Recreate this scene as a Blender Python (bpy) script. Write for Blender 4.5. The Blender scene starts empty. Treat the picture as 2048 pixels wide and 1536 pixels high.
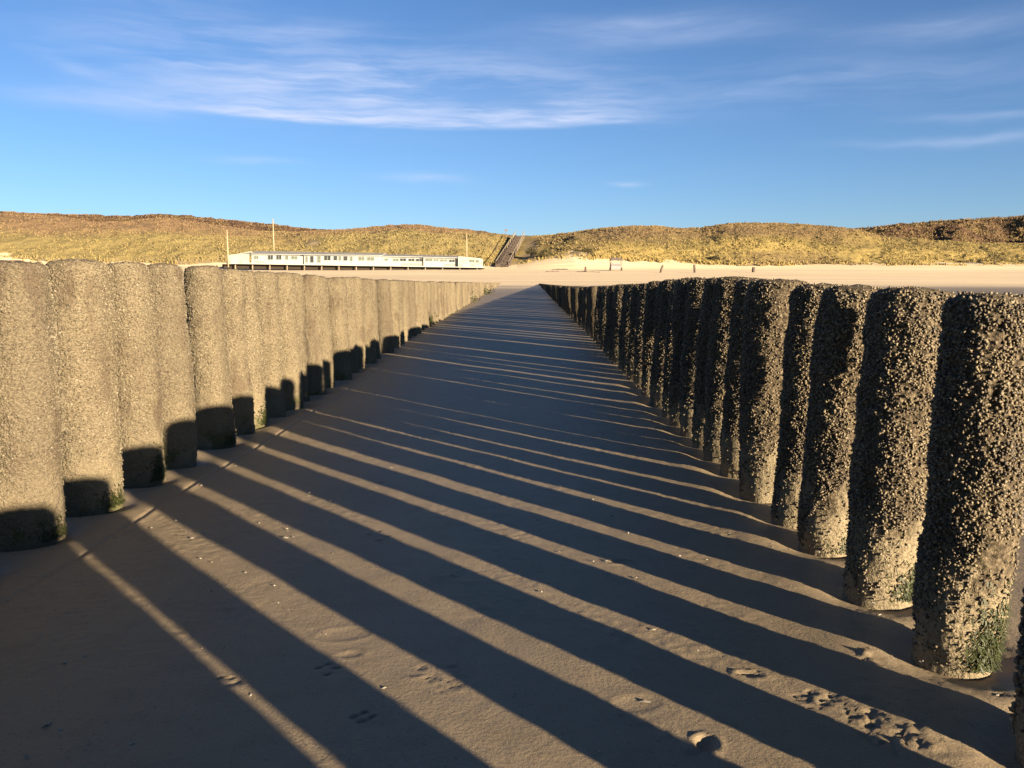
import bpy, math, random
import numpy as np
from mathutils import Vector, Matrix

random.seed(7)
RNG = np.random.default_rng(11)
C = bpy.context.scene.collection
R = math.radians

# ------------------------------------------------------------------ camera constants
F, PITCH, EYE = 1650.0, R(7.02), 1.3
def ray(x, y):
    v = y - 768.0
    return ((x - 1024.0), F * math.cos(PITCH) - v * math.sin(PITCH), -(F * math.sin(PITCH) + v * math.cos(PITCH)))
def at(x, y, Y):
    a, b, c = ray(x, y)
    return Vector((a / b * Y, Y, EYE + c / b * Y))
SUN_AZ, SUN_EL = 137.8, 9.2

# ------------------------------------------------------------------ vectorised noise
def _hash(i, j, k, s):
    h = (i * 374761393 + j * 668265263 + k * 2147483647 + s * 974711) & 0xFFFFFFFF
    h = ((h ^ (h >> 13)) * 1274126177) & 0xFFFFFFFF
    h = ((h ^ (h >> 16)) * 2246822519) & 0xFFFFFFFF
    return ((h ^ (h >> 15)) & 0xFFFF) / 65535.0
def vn(p, s=0):
    p = np.asarray(p, dtype=np.float64)
    i = np.floor(p).astype(np.int64); f = p - i; f = f * f * (3 - 2 * f)
    o = 0
    for a in (0, 1):
        wa = f[:, 0] if a else 1 - f[:, 0]
        for b in (0, 1):
            wb = f[:, 1] if b else 1 - f[:, 1]
            for c in (0, 1):
                wc = f[:, 2] if c else 1 - f[:, 2]
                o = o + wa * wb * wc * _hash(i[:, 0] + a, i[:, 1] + b, i[:, 2] + c, s)
    return o * 2 - 1
def fbm(p, s=0, n=3):
    o = 0; a = 1.0; t = 0
    p = np.asarray(p, dtype=np.float64)
    for k in range(n):
        o = o + a * vn(p * (2.03 ** k) + 17.3 * k, s + k); t += a; a *= .5
    return o / t
def n2(x, y, sc, s=0, n=3):
    return fbm(np.stack([x * sc, y * sc, np.full_like(x, .37 + s)], 1), s, n)

# ------------------------------------------------------------------ object helpers
def mesh_np(name, verts, faces, mat, parent=None, smooth=True, attr=None):
    me = bpy.data.meshes.new(name)
    verts = np.asarray(verts, dtype=np.float32); faces = np.asarray(faces, dtype=np.int32)
    k = faces.shape[1]
    me.vertices.add(len(verts)); me.vertices.foreach_set('co', verts.ravel())
    me.loops.add(faces.size); me.loops.foreach_set('vertex_index', faces.ravel())
    me.polygons.add(len(faces))
    me.polygons.foreach_set('loop_start', np.arange(0, faces.size, k, dtype=np.int32))
    me.update(calc_edges=True)
    me.polygons.foreach_set('use_smooth', np.full(len(faces), smooth))
    if attr is not None:
        a = me.attributes.new('tint', 'FLOAT', 'POINT'); a.data.foreach_set('value', np.asarray(attr, dtype=np.float32))
    me.materials.append(mat); me.validate()
    o = bpy.data.objects.new(name, me); C.objects.link(o)
    if parent: o.parent = parent
    return o
class MB:
    def __init__(s): s.v = []; s.f = []
    def hexa(s, p):
        b = len(s.v); s.v += [tuple(q) for q in p]
        s.f += [[b + i for i in q] for q in ((0, 3, 2, 1), (4, 5, 6, 7), (0, 1, 5, 4), (1, 2, 6, 5), (2, 3, 7, 6), (3, 0, 4, 7))]
    def box(s, x0, x1, y0, y1, z0, z1):
        s.hexa([(x0, y0, z0), (x1, y0, z0), (x1, y1, z0), (x0, y1, z0), (x0, y0, z1), (x1, y0, z1), (x1, y1, z1), (x0, y1, z1)])
    def tube(s, pts, rad, n=8):
        pts = [Vector(p) for p in pts]
        if not hasattr(rad, '__len__'): rad = [rad] * len(pts)
        b = len(s.v)
        for i, p in enumerate(pts):
            d = (pts[min(i + 1, len(pts) - 1)] - pts[max(i - 1, 0)]).normalized()
            u = d.orthogonal().normalized(); w = d.cross(u)
            if i and abs(d.dot(Vector((0, 0, 1)))) > .999: u = Vector((1, 0, 0)); w = d.cross(u)
            elif abs(d.z) > .999: u = Vector((1, 0, 0)); w = d.cross(u)
            for k in range(n):
                a = 2 * math.pi * k / n
                s.v.append(tuple(p + (u * math.cos(a) + w * math.sin(a)) * rad[i]))
        for i in range(len(pts) - 1):
            for k in range(n):
                k2 = (k + 1) % n
                s.f.append([b + i * n + k, b + i * n + k2, b + (i + 1) * n + k2, b + (i + 1) * n + k])
        s.f.append([b + k for k in range(n)][::-1]); e = b + (len(pts) - 1) * n
        s.f.append([e + k for k in range(n)])
    def build(s, name, mat, parent=None, bevel=0, smooth=False):
        me = bpy.data.meshes.new(name); me.from_pydata(s.v, [], s.f); me.materials.append(mat); me.update()
        if smooth:
            for p in me.polygons: p.use_smooth = True
        o = bpy.data.objects.new(name, me); C.objects.link(o)
        if parent: o.parent = parent
        if bevel:
            m = o.modifiers.new('bevel', 'BEVEL'); m.width = bevel; m.segments = 2
        return o
def tag(o, label=None, cat=None, group=None, kind=None):
    if label: o['label'] = label
    if cat: o['category'] = cat
    if group: o['group'] = group
    if kind: o['kind'] = kind
    return o
def empty(name, loc=(0, 0, 0)):
    o = bpy.data.objects.new(name, None); o.location = loc; o.empty_display_size = .2; C.objects.link(o); return o

# ------------------------------------------------------------------ materials
class NT:
    def __init__(s, nt): s.nt = nt
    def n(s, t, **k):
        o = s.nt.nodes.new(t)
        for a, b in k.items(): setattr(o, a, b)
        return o
    def l(s, a, b): s.nt.links.new(a, b)
    def m(s, op, *a, clamp=False):
        o = s.n('ShaderNodeMath', operation=op); o.use_clamp = clamp
        for i, x in enumerate(a):
            if isinstance(x, (int, float)): o.inputs[i].default_value = x
            else: s.l(x, o.inputs[i])
        return o.outputs[0]
    def ss(s, x, a, b):                       # smoothstep
        o = s.n('ShaderNodeMapRange', interpolation_type='SMOOTHSTEP')
        o.inputs[1].default_value = a; o.inputs[2].default_value = b
        s.l(x, o.inputs[0]); return o.outputs[0]
    def mix(s, f, a, b):
        o = s.n('ShaderNodeMix', data_type='RGBA')
        for i, x in ((0, f), (6, a), (7, b)):
            if isinstance(x, (int, float)): o.inputs[i].default_value = x
            elif isinstance(x, tuple): o.inputs[i].default_value = (*x, 1)
            else: s.l(x, o.inputs[i])
        return o.outputs[2]
    def noise(s, vec, scale, detail=4, rough=.55, dist=0):
        o = s.n('ShaderNodeTexNoise'); o.inputs['Scale'].default_value = scale
        o.inputs['Detail'].default_value = detail; o.inputs['Roughness'].default_value = rough
        o.inputs['Distortion'].default_value = dist
        s.l(vec, o.inputs['Vector']); return o.outputs['Fac']
    def ramp(s, f, stops):
        o = s.n('ShaderNodeValToRGB'); e = o.color_ramp.elements
        while len(e) < len(stops): e.new(.5)
        for i, (p, c) in enumerate(stops):
            e[i].position = p; e[i].color = (*c, 1)
        s.l(f, o.inputs[0]); return o.outputs[0]
    def mapping(s, vec, scale=(1, 1, 1), rot=(0, 0, 0), loc=(0, 0, 0)):
        o = s.n('ShaderNodeMapping'); o.inputs['Scale'].default_value = scale
        o.inputs['Rotation'].default_value = rot; o.inputs['Location'].default_value = loc
        s.l(vec, o.inputs['Vector']); return o.outputs[0]
    def attr(s, name='tint'):
        o = s.n('ShaderNodeAttribute'); o.attribute_name = name; return o.outputs['Fac']
    def bump(s, h, strength, dist):
        o = s.n('ShaderNodeBump'); o.inputs['Strength'].default_value = strength; o.inputs['Distance'].default_value = dist
        s.l(h, o.inputs['Height']); return o.outputs[0]
def material(name, rough=.8, spec=.3):
    m = bpy.data.materials.new(name); m.use_nodes = True
    t = NT(m.node_tree); b = m.node_tree.nodes['Principled BSDF']
    b.inputs['Roughness'].default_value = rough; b.inputs['Specular IOR Level'].default_value = spec
    co = t.n('ShaderNodeTexCoord')
    return m, t, b, co.outputs['Object'], t.n('ShaderNodeNewGeometry').outputs['Position']
def plain(name, col, rough=.7, var=.25, scale=6, spec=.3):
    m, t, b, oc, pos = material(name, rough, spec)
    f = t.noise(pos, scale, 4)
    c2 = tuple(x * (1 - var) for x in col); c3 = tuple(min(1, x * (1 + var * .6)) for x in col)
    t.l(t.ramp(f, [(.3, c2), (.7, c3)]), b.inputs['Base Color'])
    t.l(t.bump(f, .2, .01), b.inputs['Normal'])
    return m

def mat_sand():
    m, t, b, oc, pos = material('beach_sand', .62, .22)
    sep = t.n('ShaderNodeSeparateXYZ'); t.l(pos, sep.inputs[0]); Y = sep.outputs[1]; X = sep.outputs[0]
    big = t.noise(pos, .9, 4); mid = t.noise(pos, 7, 5, .6); grain = t.noise(pos, 260, 2, .7); grit = t.noise(pos, 75, 2, .6)
    wet = t.mix(big, (.180, .139, .086), (.224, .173, .107))
    wet = t.mix(t.m('MULTIPLY', t.ss(mid, .45, .75), .45), wet, (.140, .105, .060))
    wet = t.mix(t.m('MULTIPLY', t.ss(grain, .52, .72), .5), wet, (.36, .28, .17))
    wet = t.mix(t.m('MULTIPLY', t.ss(grit, .62, .72), .55), wet, (.07, .053, .034))
    band = t.noise(t.mapping(pos, (.012, .16, .1)), 1.0, 5, .6)
    dry = t.mix(t.ss(band, .35, .7), (.64, .49, .285), (.78, .60, .355))
    dry = t.mix(t.m('MULTIPLY', t.ss(t.noise(t.mapping(pos, (.035, .75, .1)), 1.0, 5), .54, .66), .6), dry, (.47, .36, .225))
    e = t.m('ADD', Y, t.m('MULTIPLY', t.noise(t.mapping(pos, (.05, .12, .1)), 1.0, 4), 26))
    col = t.mix(t.ss(e, 64, 96), wet, dry)
    t.l(col, b.inputs['Base Color'])
    t.l(t.m('ADD', .55, t.m('MULTIPLY', t.ss(e, 76, 100), .35)), b.inputs['Roughness'])
    h = t.m('ADD', t.m('ADD', t.m('MULTIPLY', grain, .35), t.m('MULTIPLY', mid, .5)), t.m('MULTIPLY', grit, .5))
    t.l(t.bump(h, .55, .007), b.inputs['Normal'])
    return m
def stain(t, pos):                               # brown run-down stains and patches on the piles
    a = t.noise(t.mapping(pos, (7, 7, .9)), 1.0, 3, .55); b = t.noise(pos, 3.4, 4, .6)
    return t.m('MULTIPLY', t.ss(t.m('ADD', t.m('MULTIPLY', a, .55), t.m('MULTIPLY', b, .45)), .50, .62), .62)
def tone(t, pos, c):                              # some piles greyer and darker than others
    f = t.noise(t.mapping(pos, (1.1, 1.7, .25)), 1.0, 2, .5)
    return t.mix(t.m('MULTIPLY', t.ss(f, .42, .62), .38), c, (.058, .046, .032))
def mat_left_shaft():
    m, t, b, oc, pos = material('barnacled_wood', .9, .15)
    sep = t.n('ShaderNodeSeparateXYZ'); t.l(pos, sep.inputs[0]); Z = sep.outputs[2]
    fl = t.mapping(pos, (1, 1, 1.7))
    big = t.noise(pos, 3.2, 4); fine = t.noise(fl, 75, 3, .65); vor = t.n('ShaderNodeTexVoronoi'); vor.inputs['Scale'].default_value = 95; t.l(fl, vor.inputs['Vector'])
    col = t.ramp(fine, [(.32, (.045, .034, .020)), (.48, (.115, .092, .055)), (.66, (.185, .151, .096))])
    col = t.mix(stain(t, pos), col, (.066, .046, .029))
    hgt = t.m('ADD', Z, t.m('MULTIPLY', t.noise(pos, 6, 3), .35))
    low = t.m('SUBTRACT', 1.0, t.ss(hgt, .36, .66))
    col = t.mix(t.m('MULTIPLY', low, .7), col, t.mix(fine, (.12, .095, .055), (.19, .155, .095)))
    col = tone(t, pos, col)
    gr = t.m('MULTIPLY', t.m('SUBTRACT', 1.0, t.ss(Z, .05, .22)), t.ss(t.noise(pos, 4.5, 3), .52, .62))
    col = t.mix(t.m('MULTIPLY', gr, .7), col, (.05, .055, .015))
    t.l(col, b.inputs['Base Color'])
    t.l(t.bump(t.m('ADD', t.m('MULTIPLY', fine, .7), t.m('MULTIPLY', vor.outputs['Distance'], -.5)), .9, .012), b.inputs['Normal'])
    return m
def mat_right_shaft():
    m, t, b, oc, pos = material('mussel_wood', .9, .15)
    sep = t.n('ShaderNodeSeparateXYZ'); t.l(pos, sep.inputs[0]); Z = sep.outputs[2]
    fine = t.noise(pos, 60, 3, .65); big = t.noise(pos, 5, 3)
    col = t.ramp(fine, [(.35, (.024, .019, .012)), (.52, (.068, .052, .031)), (.68, (.15, .118, .072))])
    hgt = t.m('ADD', Z, t.m('MULTIPLY', big, .55))
    low = t.m('SUBTRACT', 1.0, t.ss(hgt, .50, .66))
    pale = t.ramp(t.noise(pos, 120, 3, .6), [(.32, (.07, .055, .032)), (.5, (.155, .125, .075)), (.7, (.21, .175, .115))])
    col = t.mix(low, col, pale)
    t.l(col, b.inputs['Base Color'])
    t.l(t.bump(fine, .8, .015), b.inputs['Normal'])
    return m
def mat_shell(name, stops):
    m, t, b, oc, pos = material(name, .7, .3)
    c = t.ramp(t.attr(), stops)
    if name == 'barnacles': c = tone(t, pos, t.mix(stain(t, pos), c, (.066, .046, .029)))
    c = t.mix(t.m('MULTIPLY', t.noise(pos, 150, 2), .6), c, (.05, .04, .025))
    t.l(c, b.inputs['Base Color']); return m
def patch(t, pos):                                # heather and bare brown growth lies in long level bands
    return t.noise(t.mapping(pos, (.022, .022, .16)), 1.0, 4, .55)
def zoned(t, pos, c, k):                          # brown heather uphill and to the left, straw gold low on the right, olive low on the left
    s = t.n('ShaderNodeSeparateXYZ'); t.l(pos, s.inputs[0])
    rt = t.ss(s.outputs[0], -15, 12); n = t.noise(t.mapping(pos, (.03, .03, .12)), 1.0, 4, .6)
    h = t.m('ADD', s.outputs[2], t.m('MULTIPLY', t.m('SUBTRACT', n, .5), 14))
    c = t.mix(t.m('MULTIPLY', t.m('SUBTRACT', 1.0, rt), .55), c, tuple(x * k for x in (.172, .136, .058)))
    up = t.m('MULTIPLY', t.ss(h, 11, 15), t.m('SUBTRACT', .72, t.m('MULTIPLY', rt, .25)))
    c = t.mix(up, c, tuple(x * k for x in (.132, .080, .048)))
    return t.mix(t.m('MULTIPLY', t.m('MULTIPLY', rt, t.m('SUBTRACT', 1.0, t.ss(h, 8, 11))), .5), c, tuple(x * k for x in (.265, .195, .066)))
def mat_dune():
    m, t, b, oc, pos = material('dune_grass_ground', .95, .1)
    sep = t.n('ShaderNodeSeparateXYZ'); t.l(pos, sep.inputs[0])
    big = t.noise(pos, .045, 4); mid = t.noise(t.mapping(pos, (1, 1, 2.2)), .16, 5, .6); fine = t.noise(pos, 1.1, 4, .7)
    c = t.ramp(mid, [(.28, (.10, .076, .030)), (.45, (.155, .117, .042)), (.62, (.20, .150, .050)), (.78, (.17, .146, .046))])
    c = zoned(t, pos, c, 1.15)
    c = t.mix(t.m('MULTIPLY', t.ss(patch(t, pos), .52, .64), .5), c, (.095, .066, .038))
    c = t.mix(t.m('MULTIPLY', t.ss(fine, .5, .75), .3), c, (.07, .054, .022))
    sandy = t.m('MULTIPLY', t.attr(), t.ss(t.m('ADD', t.noise(pos, .25, 4, .6), t.m('MULTIPLY', t.attr(), .32)), .56, .68))
    c = t.mix(sandy, c, (.21, .158, .09))
    t.l(c, b.inputs['Base Color']); t.l(t.bump(fine, .3, .3), b.inputs['Normal']); return m
def mat_heather():
    m, t, b, oc, pos = material('far_dune_heather', .95, .1)
    mid = t.noise(t.mapping(pos, (1, 1, 2.5)), .10, 5, .65); fine = t.noise(pos, .9, 4, .7)
    c = t.ramp(mid, [(.32, (.055, .032, .02)), (.5, (.085, .050, .028)), (.66, (.11, .08, .028))])
    c = t.mix(t.m('MULTIPLY', t.ss(fine, .5, .75), .5), c, (.035, .025, .014))
    t.l(c, b.inputs['Base Color']); t.l(t.bump(fine, .6, .5), b.inputs['Normal']); return m
def mat_blades():
    m, t, b, oc, pos = material('marram_blades', .85, .15)
    big = t.noise(pos, .045, 4)
    c = t.ramp(t.attr(), [(0, (.15, .114, .044)), (.3, (.18, .137, .050)), (.65, (.215, .164, .058)), (1, (.19, .160, .055))])
    c = zoned(t, pos, c, 1.05)
    c = t.mix(t.m('MULTIPLY', t.ss(patch(t, pos), .52, .64), .5), c, (.13, .088, .052))
    t.l(c, b.inputs['Base Color']); return m
SAND = mat_sand(); LSH = mat_left_shaft(); RSH = mat_right_shaft()
MUSSEL = mat_shell('mussel_shells', [(0, (.018, .017, .017)), (.22, (.05, .042, .034)), (.45, (.135, .105, .064)), (.75, (.205, .162, .095)), (1, (.28, .23, .145))])
BARN = mat_shell('barnacles', [(0, (.042, .033, .019)), (.35, (.125, .101, .058)), (.75, (.20, .165, .101)), (1, (.29, .245, .165))])
ALGAE = plain('green_algae', (.026, .031, .006), .6, .5, 40)
DUNE = mat_dune(); HEATH = mat_heather(); BLADE = mat_blades()
WHITE = plain('white_paint', (.245, .25, .22), .6, .12, .7)
ROOFM = plain('grey_roofing', (.20, .19, .175), .8, .2, .8)
GLASSD = plain('dark_window', (.030, .033, .030), .15, .3, 1.2, .5)
GLASSM = plain('pale_window', (.095, .105, .080), .2, .25, 1.0, .5)
SCREEN = plain('windscreen_glass', (.24, .26, .20), .25, .2, 1.0, .5)
PANEL = plain('grey_panel', (.17, .165, .145), .7, .2, 1)
DARKW = plain('underdeck_shade_and_wheels', (.022, .015, .009), .85, .3, 3)  # stall wheels, and the block that paints shade under the deck
BROWNW = plain('brown_timber', (.078, .058, .045), .85, .3, 3)
PALEW = plain('pale_and_sunlit_timber', (.22, .18, .12), .8, .25, 3)  # pale wood, also the painted sunlit look of the stair rails
CREAM = plain('cream_paint', (.26, .21, .12), .6, .1, 2)
GREYP = plain('weathered_grey', (.115, .095, .08), .8, .2, 3)
SHELLM = plain('bleached_shell', (.24, .21, .16), .6, .3, 60)
SHRUBM = plain('shrub_leaves', (.055, .047, .018), .9, .45, 1.4)

# ------------------------------------------------------------------ pile positions
def rowX(side, Y):
    if side > 0: return 1.505 + .016 * Y
    return float(np.interp(Y, [3, 4, 5.3, 6.5, 7.1, 8.5, 12, 100], [-2.54, -2.515, -2.455, -2.42, -2.395, -2.365, -2.29, -1.0]))
SA, CA = math.sin(R(42.2)), math.cos(R(42.2))
def Y_from_u(u): return (u - CA * 1.505) / (SA + CA * .016)
right = []                                   # (u, radius)
for u in (-.55, -.2, .15, .5): right.append((u, .185))
right += [(.815, .155), (1.195, .132), (1.706, .122), (2.136, .128), (2.569, .146), (2.998, .132), (3.412, .146), (3.845, .135), (4.157, .130),
          (4.54, .165), (4.95, .150), (5.29, .160), (5.62, .152), (5.97, .160), (6.32, .160), (6.66, .146), (7.04, .142), (7.24, .14),
          (7.62, .152), (8.06, .165), (8.49, .165), (8.88, .165), (9.24, .165), (9.70, .165), (10.06, .168), (10.42, .168), (10.78, .16)]
u = 11.24
while u < 61.5:
    right.append((u, random.uniform(.145, .163)))
    u += random.choice((.34, .35, .36, .43, .46, .48))
RP = [(rowX(1, Y_from_u(u)), Y_from_u(u), r) for u, r in right]
ly = [1.7, 2.3, 2.88, 3.46] + [4.04, 4.64, 5.26, 5.80, 6.50, 7.07, 7.42, 7.99, 8.48, 8.99, 9.50, 10.1, 10.85, 11.6, 12.1, 12.75, 13.4, 14.4, 15.2, 15.9, 16.5, 17.15, 17.8, 18.5]
lr = [.15] * 4 + [.160, .158, .132, .130, .142, .124, .105, .142, .130, .124, .124, .132, .140, .140, .124, .132, .132]
y = 19.1
while y < 87: ly.append(y); y += random.uniform(.5, .72)
LP = []
for i, Y in enumerate(ly):
    r = lr[i] if i < len(lr) else random.uniform(.115, .155)
    LP.append((rowX(-1, Y) + (random.uniform(-.045, .03) if i > 6 else 0), Y + .10, r))
def top_left(Y): return float(np.interp(Y, [0, 4, 6.3, 8, 12, 20, 40, 86], [1.38, 1.405, 1.42, 1.387, 1.36, 1.315, 1.28, 1.225]))
def top_right(Y): return float(np.interp(Y, [-3, 0, .8, 1.4, 2.1, 2.7, 3.4, 4, 4.7, 6.3, 8, 12, 15, 20, 30, 50, 86],
                                        [1.14, 1.15, 1.19, 1.25, 1.27, 1.262, 1.275, 1.285, 1.295, 1.33, 1.325, 1.265, 1.225, 1.19, 1.16, 1.15, 1.18]))

# ------------------------------------------------------------------ terrain
FOOT_X = [-900, 0, 100, 200, 330, 450, 560, 640, 760, 900, 1000, 1035, 1060, 1110, 1150, 1200, 1280, 1400, 1600, 1800, 2048, 2950]
FOOT_Y = [503, 509, 514, 518, 523, 523, 522, 521, 522, 527, 531, 528, 523, 514, 508, 511, 518, 524, 528, 526, 530, 533]
YF = 184.0
def foot_z(b):
    px = b * 1662 + 1024
    return EYE + (564.8 - np.interp(px, FOOT_X, FOOT_Y)) / 1662 * YF
PY = [-100, 0, 8, 12, 16, 21, 28, 37, 50, 70, 85, 110, 140, 158]
PZ = [0, 0, 0, .045, .12, .21, .31, .43, .65, .97, 1.2, 1.9, 2.95, 3.72]
def base_z(Y):
    z = np.interp(Y, PY, PZ)
    for d in (.6, -.6, 1.2, -1.2, 2.2, -2.2): z = z + np.interp(Y + d * np.clip(Y / 15, 0, 3), PY, PZ)
    return z / 7
def ground_z(X, Y):
    X = np.asarray(X, float); Y = np.asarray(Y, float)
    z = base_z(np.minimum(Y, 158))
    fz = foot_z(X / np.maximum(Y, 40))
    s = np.clip((Y - 167) / (YF - 167), 0, 1.25)
    zz = base_z(np.full_like(Y, 158.)) + (fz - base_z(np.full_like(Y, 158.))) * (s ** 1.3)
    w = np.clip((Y - 160) / 8, 0, 1); w = w * w * (3 - 2 * w)
    z = z * (1 - w) + zz * w
    return z
def hit(x, y):
    a, b, c = ray(x, y)
    lo, hi = .5, 230.
    Ys = np.linspace(1, 200, 8000); g = ground_z(a / b * Ys, Ys) - (EYE + c / b * Ys)
    k = np.argmax(g > 0) if (g > 0).any() else len(Ys) - 1
    Yv = Ys[k]; X = a / b * Yv
    return Vector((X, Yv, float(ground_z(np.array([X]), np.array([Yv]))[0])))

def spaced(a, segs):
    out = [a]
    for end, d0, g in segs:
        d = d0
        while out[-1] < end: out.append(out[-1] + d); d *= g
        out[-1] = end
    return np.array(out)
def build_ground():
    ys = spaced(-60, [(-8, 6, .9), (1.6, .35, 1.0), (4.2, .013, 1.0), (9.5, .016, 1.0065), (90, .05, 1.02), (1500, 1.4, 1.02)])
    xr = spaced(0, [(2.0, .014, 1.0), (3.2, .03, 1.0), (900, .05, 1.045)])
    xl = -spaced(0, [(2.6, .014, 1.0), (3.4, .03, 1.0), (900, .05, 1.045)])[:0:-1]
    xs = np.concatenate([xl, xr])
    X, Y = np.meshgrid(xs, ys); sh = X.shape; X = X.ravel(); Y = Y.ravel()
    Z = ground_z(X, Y)
    near = np.clip(1 - (Y - 12) / 60, .25, 1)
    Z = Z + .008 * n2(X, Y, .9, 3) + .0028 * n2(X, Y, 5.5, 5, 3)
    m = (Y > 1.2) & (Y < 12) & (np.abs(X) < 4)
    rip = np.zeros_like(Z); xm, ym = X[m], Y[m]
    patch = np.clip(n2(xm, ym, 1.7, 31, 2) * 2.0 + .25, 0, 1)
    rip[m] = .0023 * n2(xm, ym, 34, 9, 2) * (.25 + patch) + .0017 * n2(xm, ym, 75, 12, 1) * (.35 + patch)
    Z = Z + rip
    far = Y > 60
    Z[far] += (np.clip((Y[far] - 80) / 60, 0, 1) * .16 * fbm(np.stack([X[far] * .05, Y[far] * .18, X[far] * 0 + 1], 1), 4, 4))
    def bowl(px, py, rx, ry, ang, depth, rim, flat=1.0):
        p = hit(px, py); dx, dy = X - p.x, Y - p.y
        sel = (np.abs(dx) < .6) & (np.abs(dy) < .6)
        c, s = math.cos(ang), math.sin(ang)
        u_ = (dx[sel] * c + dy[sel] * s) / rx; v_ = (-dx[sel] * s + dy[sel] * c) / ry
        d = np.sqrt(u_ ** 2 + v_ ** 2)
        Z[sel] += -depth * (np.clip((1 - d) * 2.2, 0, 1) if depth > 0 else np.clip(1 - d * d, 0, 1) ** 2 * .8) + rim * np.exp(-((d - 1.14) / .16) ** 2)
    # shoe prints and scuffs
    bowl(690, 1272, .10, .062, .25, .002, .0016); bowl(700, 1312, .05, .03, .3, .002, .002)
    bowl(1272, 1416, .085, .055, .3, .002, .0016); bowl(1300, 1470, .06, .03, -.2, .002, .002)
    bowl(1412, 1495, .034, .046, -.3, .017, .005); bowl(1390, 1512, .03, .02, 0, .006, .002)
    bowl(1500, 1350, .05, .022, -.2, .008, .005); bowl(468, 1382, .03, .02, .2, -.006, .003)
    bowl(1240, 1125, .06, .03, .1, .004, .004)
    for cx, cy in ((725, 1443), (655, 1342), (458, 1368), (755, 1075)):
        for ox, oy in ((-16, -6), (4, -10), (20, -2), (2, 8)): bowl(cx + ox, cy + oy, .012, .010, 0, .010, .002)
    rg = random.Random(5)
    for cx, cy, ex, ey, k in ((1650, 1400, 60, 18, 40), (1735, 1440, 50, 18, 40), (1810, 1485, 90, 30, 90), (1735, 1312, 18, 8, 10), (920, 950, 40, 5, 12), (1000, 980, 14, 5, 5),
                              (760, 965, 14, 4, 5), (900, 1370, 60, 40, 18), (1740, 1318, 20, 10, 12), (2000, 1395, 30, 20, 18), (860, 1350, 50, 25, 14)):
        for _ in range(k):
            bowl(cx + rg.gauss(0, ex * .5), cy + rg.gauss(0, ey * .5), rg.uniform(.008, .022), rg.uniform(.006, .014), rg.uniform(0, 3), rg.choice((-1, 1)) * rg.uniform(.002, .0055) * (1.5 if cx > 1600 else 1), .001)
    # narrow groove parallel to the left row
    sel = (Y > 2) & (Y < 12) & (np.abs(X + 2.08 - .018 * Y) < .2)
    d = X[sel] + 2.15 - .018 * Y[sel] - .012 * np.sin(Y[sel] * 2.1)
    Z[sel] += -.010 * np.exp(-(d / .012) ** 2) + .004 * np.exp(-((d - .03) / .02) ** 2)
    # scour round the near piles
    for px, py, r in RP[4:24] + LP[2:22]:
        dx, dy = X - px, Y - py; sel = (np.abs(dx) < .7) & (np.abs(dy) < .7)
        d = np.sqrt(dx[sel] ** 2 + dy[sel] ** 2)
        Z[sel] += -.028 * np.exp(-((d - r) / .09) ** 2) + .005 * np.exp(-((d - r - .22) / .10) ** 2)
    nx, ny = sh[1], sh[0]
    i = (np.arange(ny - 1)[:, None] * nx + np.arange(nx - 1)[None, :]).ravel()
    o = mesh_np('beach', np.stack([X, Y, Z], 1), np.stack([i, i + 1, i + nx + 1, i + nx], 1), SAND)
    tag(o, 'damp brown sand beach rising to pale dry sand below the dunes', 'beach', kind='structure')
build_ground()

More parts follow.
